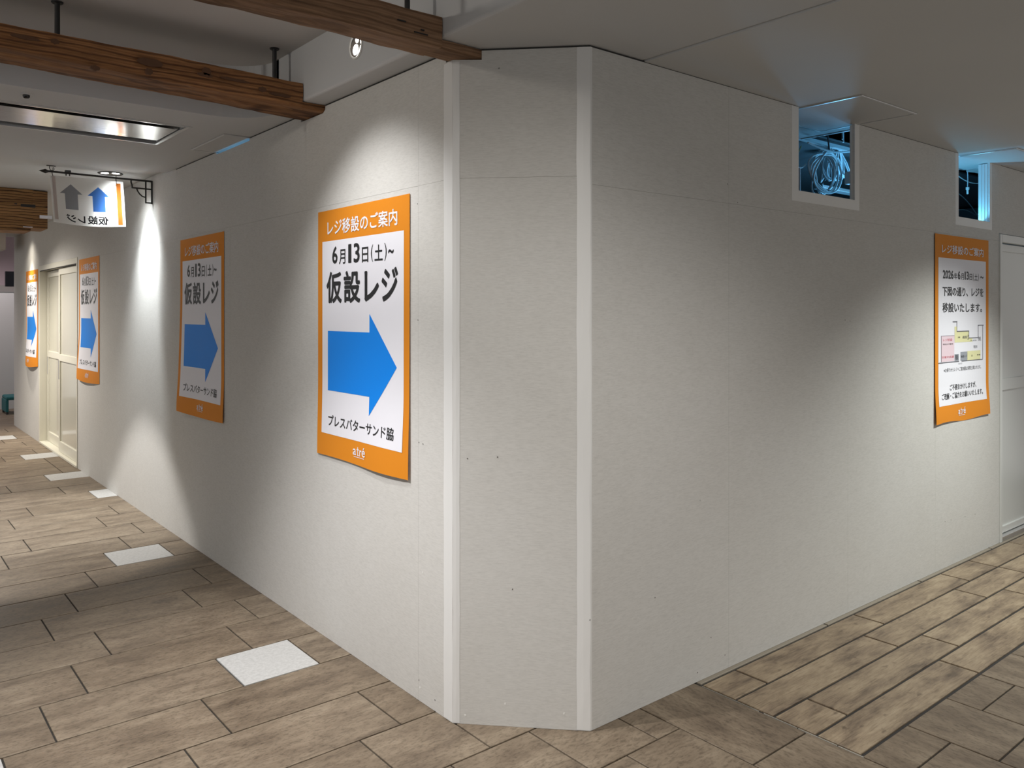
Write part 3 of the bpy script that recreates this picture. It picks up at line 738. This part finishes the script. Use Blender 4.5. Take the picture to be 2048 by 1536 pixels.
# how each sheet bows off the wall
W_ = .732
arrow_poster((AL, 3.212, .770), lambda u, v: .0012+.010*sm(1-v/.32)*(.45+.55*sm(u/.5))*(1+.25*math.sin(u*14))*(1 if u < .70 else .6)+.004*sm((u-.66)/.07)*(.4+.6*sm(1-v/.9)),
             'largest orange poster with a blue arrow, nearest the taped wall corner', lambda u: .003*math.sin(u*9)-.001)
arrow_poster((AL, 5.062, .775), lambda u, v: .0012+.016*sm(1-u/.35)*sm(1-v/.75)+.008*sm(1-v/.25),
             'orange arrow poster with a curled lower left corner, second from the taped wall corner', lambda u: -.006*math.sin(u*4.3))
arrow_poster((AL, 7.822, .792), lambda u, v: .0012+.020*sm(1-u/.5)*sm(1-v/.45)+.015*sm(1-v/.22)*math.sin(u/W_*math.pi),
             'orange arrow poster on the near side of the cream sliding door', lambda u: -.012*math.sin(u/W_*math.pi))
arrow_poster((AL, 10.50, .790), lambda u, v: .0012+.040*sm(1-v/.40)*math.sin(u/W_*math.pi)**.7,
             'orange arrow poster on the far side of the cream sliding door', lambda u: -.02*math.sin(u/W_*math.pi))
# the notice on the right wall
p = Poster((4.415, BR, .776), 0, lambda u, v: .0012+.004*sm(1-u/.10)+.010*sm(1-v/.20)*(.5+.5*math.sin(u*11+.5)), 'orange notice poster with a small floor map on the right wall',
           Wd=.708, Ht=1.007, bottom=lambda u: .006*math.sin(u*12))
zb = .776
p.rect('white_field', .040, .668, .093, .883, M_paper, 1, 14, 24)
p.text('レジ移設のご案内', .088, .632, .907, .956, M_paper, 2, .016)
def pieces(s, u0, u1, z0, z1, off):
    p.text(s, u0, u1, z0-zb, z1-zb, off=off)
pieces('2026', .098, .232, 1.548, 1.594, .03); pieces('年', .240, .280, 1.548, 1.583, .016); pieces('6', .287, .320, 1.548, 1.594, .03); pieces('月', .328, .364, 1.547, 1.583, .016)
pieces('1', .376, .391, 1.548, 1.594, .024); pieces('3', .401, .432, 1.548, 1.595, .026); pieces('日', .441, .476, 1.547, 1.583, .016); pieces('(', .488, .500, 1.543, 1.588, 0); pieces('土', .506, .550, 1.548, 1.585, .014); pieces(')', .556, .568, 1.543, 1.588, 0); pieces('~', .588, .632, 1.560, 1.574, .016)
pieces('下図の通り、レジを', .095, .632, 1.455, 1.505, .022); pieces('移設いたします。', .095, .612, 1.367, 1.420, .022)
M_lines = mat('map line ink', (.10, .10, .12), .5)
def mp(u0, u1, z0, z1, m, nm='map_block', lay=2): p.rect(nm, u0, u1, z0-zb, z1-zb, m, lay, 3, 3)
mp(.076, .241, 1.104, 1.243, M_pinkmap); mp(.246, .431, 1.203, 1.262, M_yelmap); mp(.246, .274, 1.262, 1.290, M_yelmap); mp(.431, .478, 1.203, 1.222, M_yelmap)
mp(.411, .590, 1.101, 1.152, M_yelmap); mp(.322, .409, 1.101, 1.150, M_greymap); mp(.246, .298, 1.103, 1.140, M_greymap)
for u0, u1, z0, z1 in ((.040, .300, 1.097, 1.1015), (.335, .620, 1.097, 1.1005), (.222, .278, 1.314, 1.319), (.272, .276, 1.262, 1.316), (.274, .433, 1.261, 1.266), (.428, .433, 1.224, 1.264), (.432, .560, 1.222, 1.2265),
                       (.556, .5595, 1.226, 1.296), (.557, .634, 1.292, 1.296), (.620, .6235, 1.100, 1.292), (.076, .079, 1.104, 1.243), (.076, .241, 1.241, 1.243)): mp(u0, u1, z0, z1, M_lines, 'map_line', 3)
for s, u0, u1, z0, z1, m in (('レジ移設', .100, .215, 1.213, 1.227, M_redmap), ('現在の場所', .096, .225, 1.193, 1.201, M_ink), ('営業中店舗', .085, .235, 1.122, 1.134, M_redmap),
                             ('仮設レジ', .325, .405, 1.118, 1.132, M_ink), ('売場', .285, .315, 1.226, 1.235, M_ink), ('通路', .345, .405, 1.222, 1.238, M_lines), ('出口', .412, .430, 1.215, 1.245, M_lines),
                             ('入口', .440, .530, 1.206, 1.214, M_ink), ('改札', .558, .598, 1.206, 1.230, M_ink), ('現在地', .495, .545, 1.165, 1.182, M_lines), ('店', .464, .480, 1.120, 1.130, M_ink),
                             ('売場', .540, .585, 1.122, 1.131, M_ink), ('階段', .255, .292, 1.108, 1.136, M_ink), ('出入口', .295, .340, 1.083, 1.091, M_lines)):
    p.text(s, u0, u1, z0-zb, z1-zb, m, 3, 0, 'map_lettering')
pieces('※お帰りからレジへご案内図は実際と異なります。', .112, .598, 1.046, 1.068, 0)
pieces('ご不便おかけしますが、', .185, .530, .945, .978, .012); pieces('ご理解・ご協力をお願いいたします。', .082, .618, .900, .934, .012)
p.logo(.288, .033, 1.02)

# ------------------------------------------------------------------ banner and its bracket
YB = 5.648
e = empty('wall_bracket', (AL, YB, 2.23)); tag(e, 'black wrought iron bracket with an arrow tipped rod on the left wall', 'bracket')
def b_(pts, r=.005, nm='scroll_bar', sg=8): return B().tube([(x-AL, 0, z-2.23) for x, z in pts], r, sg).ob(nm, M_iron, e)
b_([(1.562, 2.2285), (.955, 2.2315)], .0062, 'rod', 10)
tip = B(); tip.lathe([(.0065, -.650), (.014, -.640), (.015, -.634), (.009, -.615), (.006, -.606)][::-1], axis='x', seg=4, c=(.04, 0, 0)); 
tip2 = B(); tip2.v = [(-.605, 0, .007), (-.605, .006, 0), (-.605, 0, -.006), (-.605, -.006, 0), (-.622, 0, .014), (-.622, .010, 0), (-.622, 0, -.013), (-.622, -.010, 0), (-.658, 0, .001)]
tip2.f = [(0, 1, 5, 4), (1, 2, 6, 5), (2, 3, 7, 6), (3, 0, 4, 7), (4, 5, 8), (5, 6, 8), (6, 7, 8), (7, 4, 8), (3, 2, 1, 0)]
tip2.ob('arrow_tip', M_iron, e)
b_([(1.560, 2.232), (1.560, 2.080)], .006, 'back_bar'); b_([(1.522, 2.228), (1.522, 2.084)], .005, 'inner_bar'); b_([(1.562, 2.086), (1.519, 2.086)], .005, 'foot_bar')
b_([(1.432, 2.226), (1.432, 2.212), (1.437, 2.196), (1.440, 2.176)], .005); b_([(1.435, 2.177), (1.560, 2.176)], .005, 'cross_bar')
b_([(1.466, 2.174), (1.472, 2.158), (1.484, 2.140), (1.500, 2.126), (1.520, 2.121)], .0045)
# hanging hooks
def hook(x, ztop, zbot, ceil_top=False):
    pts = []
    if ceil_top:
        pts += [(x-.012, ztop), (x-.014, ztop-.012), (x-.008, ztop-.024), (x+.004, ztop-.028), (x+.012, ztop-.018), (x+.010, ztop-.008), (x+.002, ztop-.013)]
        B().tube([(a-AL, 0, z-2.23) for a, z in pts], .0022, 6).ob('hook', M_iron, e)
        bevelled('ceiling_plate', x-.03-AL, x+.02-AL, -.006, .006, ztop-2.23, ztop+.004-2.23, M_iron, e, .001)
        pts = [(x+.003, ztop-.020)]
    pts += [(x+.001, 2.242), (x, 2.224), (x+.003, zbot+.018), (x+.006, zbot+.006), (x+.001, zbot), (x-.004, zbot+.006)]
    B().tube([(a-AL, -.003, z-2.23) for a, z in pts], .0022, 6).ob('hook', M_iron, e)
hook(.978, CH+.018, 2.193, True); hook(1.340, 2.238, 2.178)
# cloth: local x right along wall-normal, hanging
bn = empty('banner', (.965, YB, 1.92)); tag(bn, 'translucent white cloth banner with two up arrows hung from the bracket', 'banner')
BW = .418; BH = .288
def bp(u, v, lay=0):     # u 0..BW, v 0..BH from the bottom ; slight curl and sag at the lower left
    t = 1-v/BH; uu = u+.016*t
    y = -.004-.030*t*(1-u/BW)**2+.008*math.sin(u*9)*t-lay
    z = v-.012*math.sin(u/BW*math.pi)*t**2
    return (uu, y, z)
def bgrid(name, us, lo, hi, m, lay, rows=12):
    V = []; F = []
    for u in us:
        for j in range(rows+1): V.append(bp(u, lo(u)+(hi(u)-lo(u))*j/rows, lay))
    for i in range(len(us)-1):
        for j in range(rows):
            a = i*(rows+1)+j; F.append((a, a+rows+1, a+rows+2, a+1))
    return obj(name, V, F, m, bn, smooth=True)
def lin(a, b, n): return [a+(b-a)*i/n for i in range(n+1)]
cl_ = bgrid('cloth', lin(0, BW, 26), lambda u: 0, lambda u: BH, M_cloth, 0, 20)
bgrid('orange_band', lin(.374, .401, 3), lambda u: .010, lambda u: .274, M_clothO, .0008, 20)
bgrid('pink_band', lin(.010, .030, 3), lambda u: .02, lambda u: .284, M_clothP, .0008, 20)
def up_arrow(name, uc, m, z0=.088, z1=.182, zt=.240):
    hw, sw = .064, .036; V = []
    us = lin(uc-hw, uc-sw-.0002, 4)+lin(uc-sw, uc+sw, 10)+lin(uc+sw+.0002, uc+hw, 4)
    bgrid(name, us, lambda u: z0 if abs(u-uc) <= sw+1e-6 else z1-.0, lambda u: zt-(zt-z1)*abs(u-uc)/hw, m, .0008, 10)
up_arrow('arrow', .268, M_clothB); up_arrow('arrow', .112, M_clothG, .090, .184, .243)
v, f = text_mesh('仮設レジ', .026)
obj('lettering', [bp(.318-x*.242, .012+y*.050, .0009+q) for x, y, q in v], [q[::-1] for q in f], M_clothK, bn)

# ------------------------------------------------------------------ inside the cut outs: cables and posts
def circ(c, rx_, rz, n, ph=0, yj=.0):
    return [(c[0]+rx_*math.cos(2*math.pi*i/n+ph), c[1]+yj*math.sin(4*math.pi*i/n+ph), c[2]+rz*math.sin(2*math.pi*i/n+ph)) for i in range(n)]
rc = random.Random(5)
def coil(loc, rx_, rz, n, spread, tilt, label, turns_r=.0055, seed=1):
    r = random.Random(seed); e = empty('cable_coil', loc); tag(e, label, 'cable', 'coiled cables inside the ceiling cut out')
    for i in range(n):
        dx = r.uniform(-1, 1)*spread; pts = []
        a_, b_ = rx_*(1+r.uniform(-.16, .10)), rz*(1+r.uniform(-.12, .08)); yo = (i/n-.5)*.06
        for k in range(28):
            t = 2*math.pi*k/28; x = a_*math.cos(t)*(1+.1*math.sin(t*2+i)); z = b_*math.sin(t)
            pts.append((dx+x+tilt*z, yo+.012*math.sin(t*2+i), z))
        B().tube(pts, turns_r, 6, closed=True).ob('loop', M_cable, e, smooth=True)
    B().tube([(tilt*-rz+.018*math.cos(t), -.035+.07*(k/8), -rz+.016*math.sin(t)) for k, t in enumerate([0, .8, 1.6, 2.4, 3.2, 4, 4.8, 5.6, 6.3])], .003, 5).ob('tie', M_cabled, e)
    return e
# positions follow rays through the first cut out, about 0.15 - 0.45 m behind the board
coil((3.872, 2.20, 2.080), .118, .104, 6, .014, .10, 'wide loop of pale cables in the left half of the cut out', .0050, 1)
coil((4.020, 2.275, 2.150), .034, .085, 5, .010, .02, 'narrow hank of pale cables in the middle of the cut out', .0046, 2)
coil((4.300, 2.362, 2.205), .050, .088, 7, .020, -.50, 'slanting hank of pale cables at the right side of the cut out', .0046, 3)
def cable(pts, r, m, label):
    o = B().tube(pts, r, 6).ob('cable', m); tag(o, label, 'cable', 'loose cables inside the ceiling cut outs'); return o
def sag(p, q, s, n=14):
    return [(p[0]+(q[0]-p[0])*i/n, p[1]+(q[1]-p[1])*i/n, p[2]+(q[2]-p[2])*i/n-s*math.sin(math.pi*i/n)) for i in range(n+1)]
cable(sag((3.60, 2.13, 2.19), (4.10, 2.13, 2.222), .030), .0048, M_cable, 'thick pale cable sagging across the cut out above the coils')
cable(sag((3.80, 2.16, 2.36), (3.85, 2.16, 2.185), -.02), .004, M_cabled, 'black cable dropping from the open ceiling above the coils')
cable(sag((3.92, 2.10, 2.40), (4.14, 2.19, 2.27), 0), .005, M_cable, 'straight pale cable at the upper right of the cut out')
cable(sag((3.57, 2.17, 2.075), (3.735, 2.22, 2.115), .012), .0028, M_cable, 'thin pale cable running to the left edge of the cut out')
cable(sag((3.62, 2.22, 2.13), (3.69, 2.22, 2.20), .01), .0026, M_cableg, 'greenish earth wire beside the left edge of the cut out')
cable(sag((3.610, 2.18, 2.08), (3.612, 2.18, 1.80), 0), .0036, M_cable, 'upright pale cable along the left edge of the cut out')
for i, (x, y) in enumerate(((3.98, 2.16), (4.06, 2.20), (4.13, 2.19))):
    cable(sag((x, y, 2.262), (x+.05, y+.03, 2.55), .02*(-1)**i), .0045, M_cable, ['pale cable rising into the open ceiling, left of three', 'pale cable rising into the open ceiling, middle of three', 'pale cable rising into the open ceiling, right of three'][i])
dk = B().tube([(3.78+.07*i, 2.02+.008*i, 2.50+.02*math.sin(i)) for i in range(14)], [.075+.006*(i % 2) for i in range(14)], 14).ob('air_duct', M_galv); tag(dk, 'silver flexible duct up in the open ceiling over the coils', 'duct')
bevelled('junction_box', 3.776, 3.812, 2.005, 2.04, 1.995, 2.055, M_white); tag(bpy.data.objects['junction_box'], 'small white junction box at the right edge of the cable cut out', 'box')
bevelled('cable_tray', 4.28, 5.0, 2.44, 2.50, 2.072, 2.092, M_galv); tag(bpy.data.objects['cable_tray'], 'grey metal cable tray below the coils in the cut out', 'tray')
# second cut out
cable(sag((5.20, 2.10, 2.205), (5.60, 2.10, 2.19), .022), .003, M_cable, 'pale cable drooping along the torn ceiling edge by the right door')
cable(sag((5.20, 2.10, 2.10), (5.60, 2.12, 1.97), -.02), .003, M_cabled, 'dark cable sloping down inside the small cut out')
cable(sag((5.22, 2.12, 1.985), (5.60, 2.14, 1.99), -.02), .0026, M_cabled, 'dark cable arched low inside the small cut out')
e = empty('cable_plug', (5.36, 2.095, 2.0)); tag(e, 'short pale cable with a plug dangling in the small cut out', 'cable')
B().tube([(0, 0, .24), (.004, 0, .19), (0, 0, .14)], .003, 6).ob('cord', M_cable, e); B().lathe([(0, .142), (.010, .140), (.010, .125), (.006, .122), (.006, .098), (0, .096)], seg=10).ob('plug', M_white, e)
# work light inside
wl_ = empty('work_light', (4.75, 2.62, 1.30)); tag(wl_, 'cool white work light standing inside the boarded unit', 'lamp')
box('stand', -.012, .012, -.012, .012, -1.29, -.04, M_rod, wl_); box('foot', -.15, .15, -.15, .15, -1.2995, -1.285, M_rod, wl_)
B().lathe([(0, .06), (.03, .05), (.04, 0), (.03, -.03), (0, -.04)], seg=16).ob('lamp_globe', mat('cool lamp', (.9, .9, .9), emit=(.35, .75, 1), estr=20), wl_, smooth=True)
def point(name, e_, col, r, loc):
    l = bpy.data.lights.new(name, 'POINT'); l.energy = e_; l.color = col; l.shadow_soft_size = r
    o = bpy.data.objects.new(name, l); COL.objects.link(o); o.location = loc
point('work_lamp', 10, (.16, .55, 1.0), .06, (4.62, 2.5, 1.55))
point('tube_lamp', 8, (.14, .54, 1.0), .05, (4.34, 2.02, 1.98))
point('stud_lamp', 2.6, (.16, .66, 1.0), .02, (5.07, 1.985, 1.84))
point('service_lamp', 5, (.2, .6, 1.0), .03, (1.95, 4.22, 2.0))

# ------------------------------------------------------------------ far end of the corridor
fe = empty('far_partition', (2.0, 13.3, 0)); tag(fe, 'white partition board at the far end of the corridor', 'partition')
box('board', -.36, 1.2, 0, .05, 0, 1.635, M_far, fe); box('cap', -.36, 1.2, -.005, .055, 1.635, 1.645, M_alu, fe); box('end_post', -.365, -.36, -.005, .055, 0, 1.64, M_alu, fe)
tv = empty('wall_screen', (1.90, 13.75, 1.84)); tag(tv, 'small black screen high above the far partition', 'screen')
bevelled('screen_body', -.12, .12, -.03, .03, -.11, .11, M_tv, tv); box('bracket', -.02, .02, .03, .2, -.02, .02, M_rod, tv)
wf = empty('wall_far'); tag(wf, kind='structure')
box('board', .5, 4.2, 14.3, 14.4, 0, 2.7, M_pink, wf); box('shelf_band', .5, 4.2, 14.2, 14.3, 1.66, 1.76, M_greyf, wf)
so = box('trim_1', -3.2, 1.38, 10.6, 11.38, 2.06, CH+.022, M_greyf); tag(so, kind='structure')
ch = empty('chair', (1.74, 12.75, 0)); tag(ch, 'teal chair half hidden behind the far end of the wall', 'chair')
bevelled('seat', -.10, .24, -.2, .2, .19, .24, M_teal, ch, .02)
bevelled('side_panel', -.105, -.07, -.19, .19, .03, .20, M_teal, ch, .012); bevelled('side_panel', .20, .235, -.19, .19, .03, .20, M_teal, ch, .012)
for x in (-.085, .215):
    for y in (-.17, .17): B().tube([(x, y, 0), (x, y, .05)], .014, 8).ob('leg', M_rod, ch)
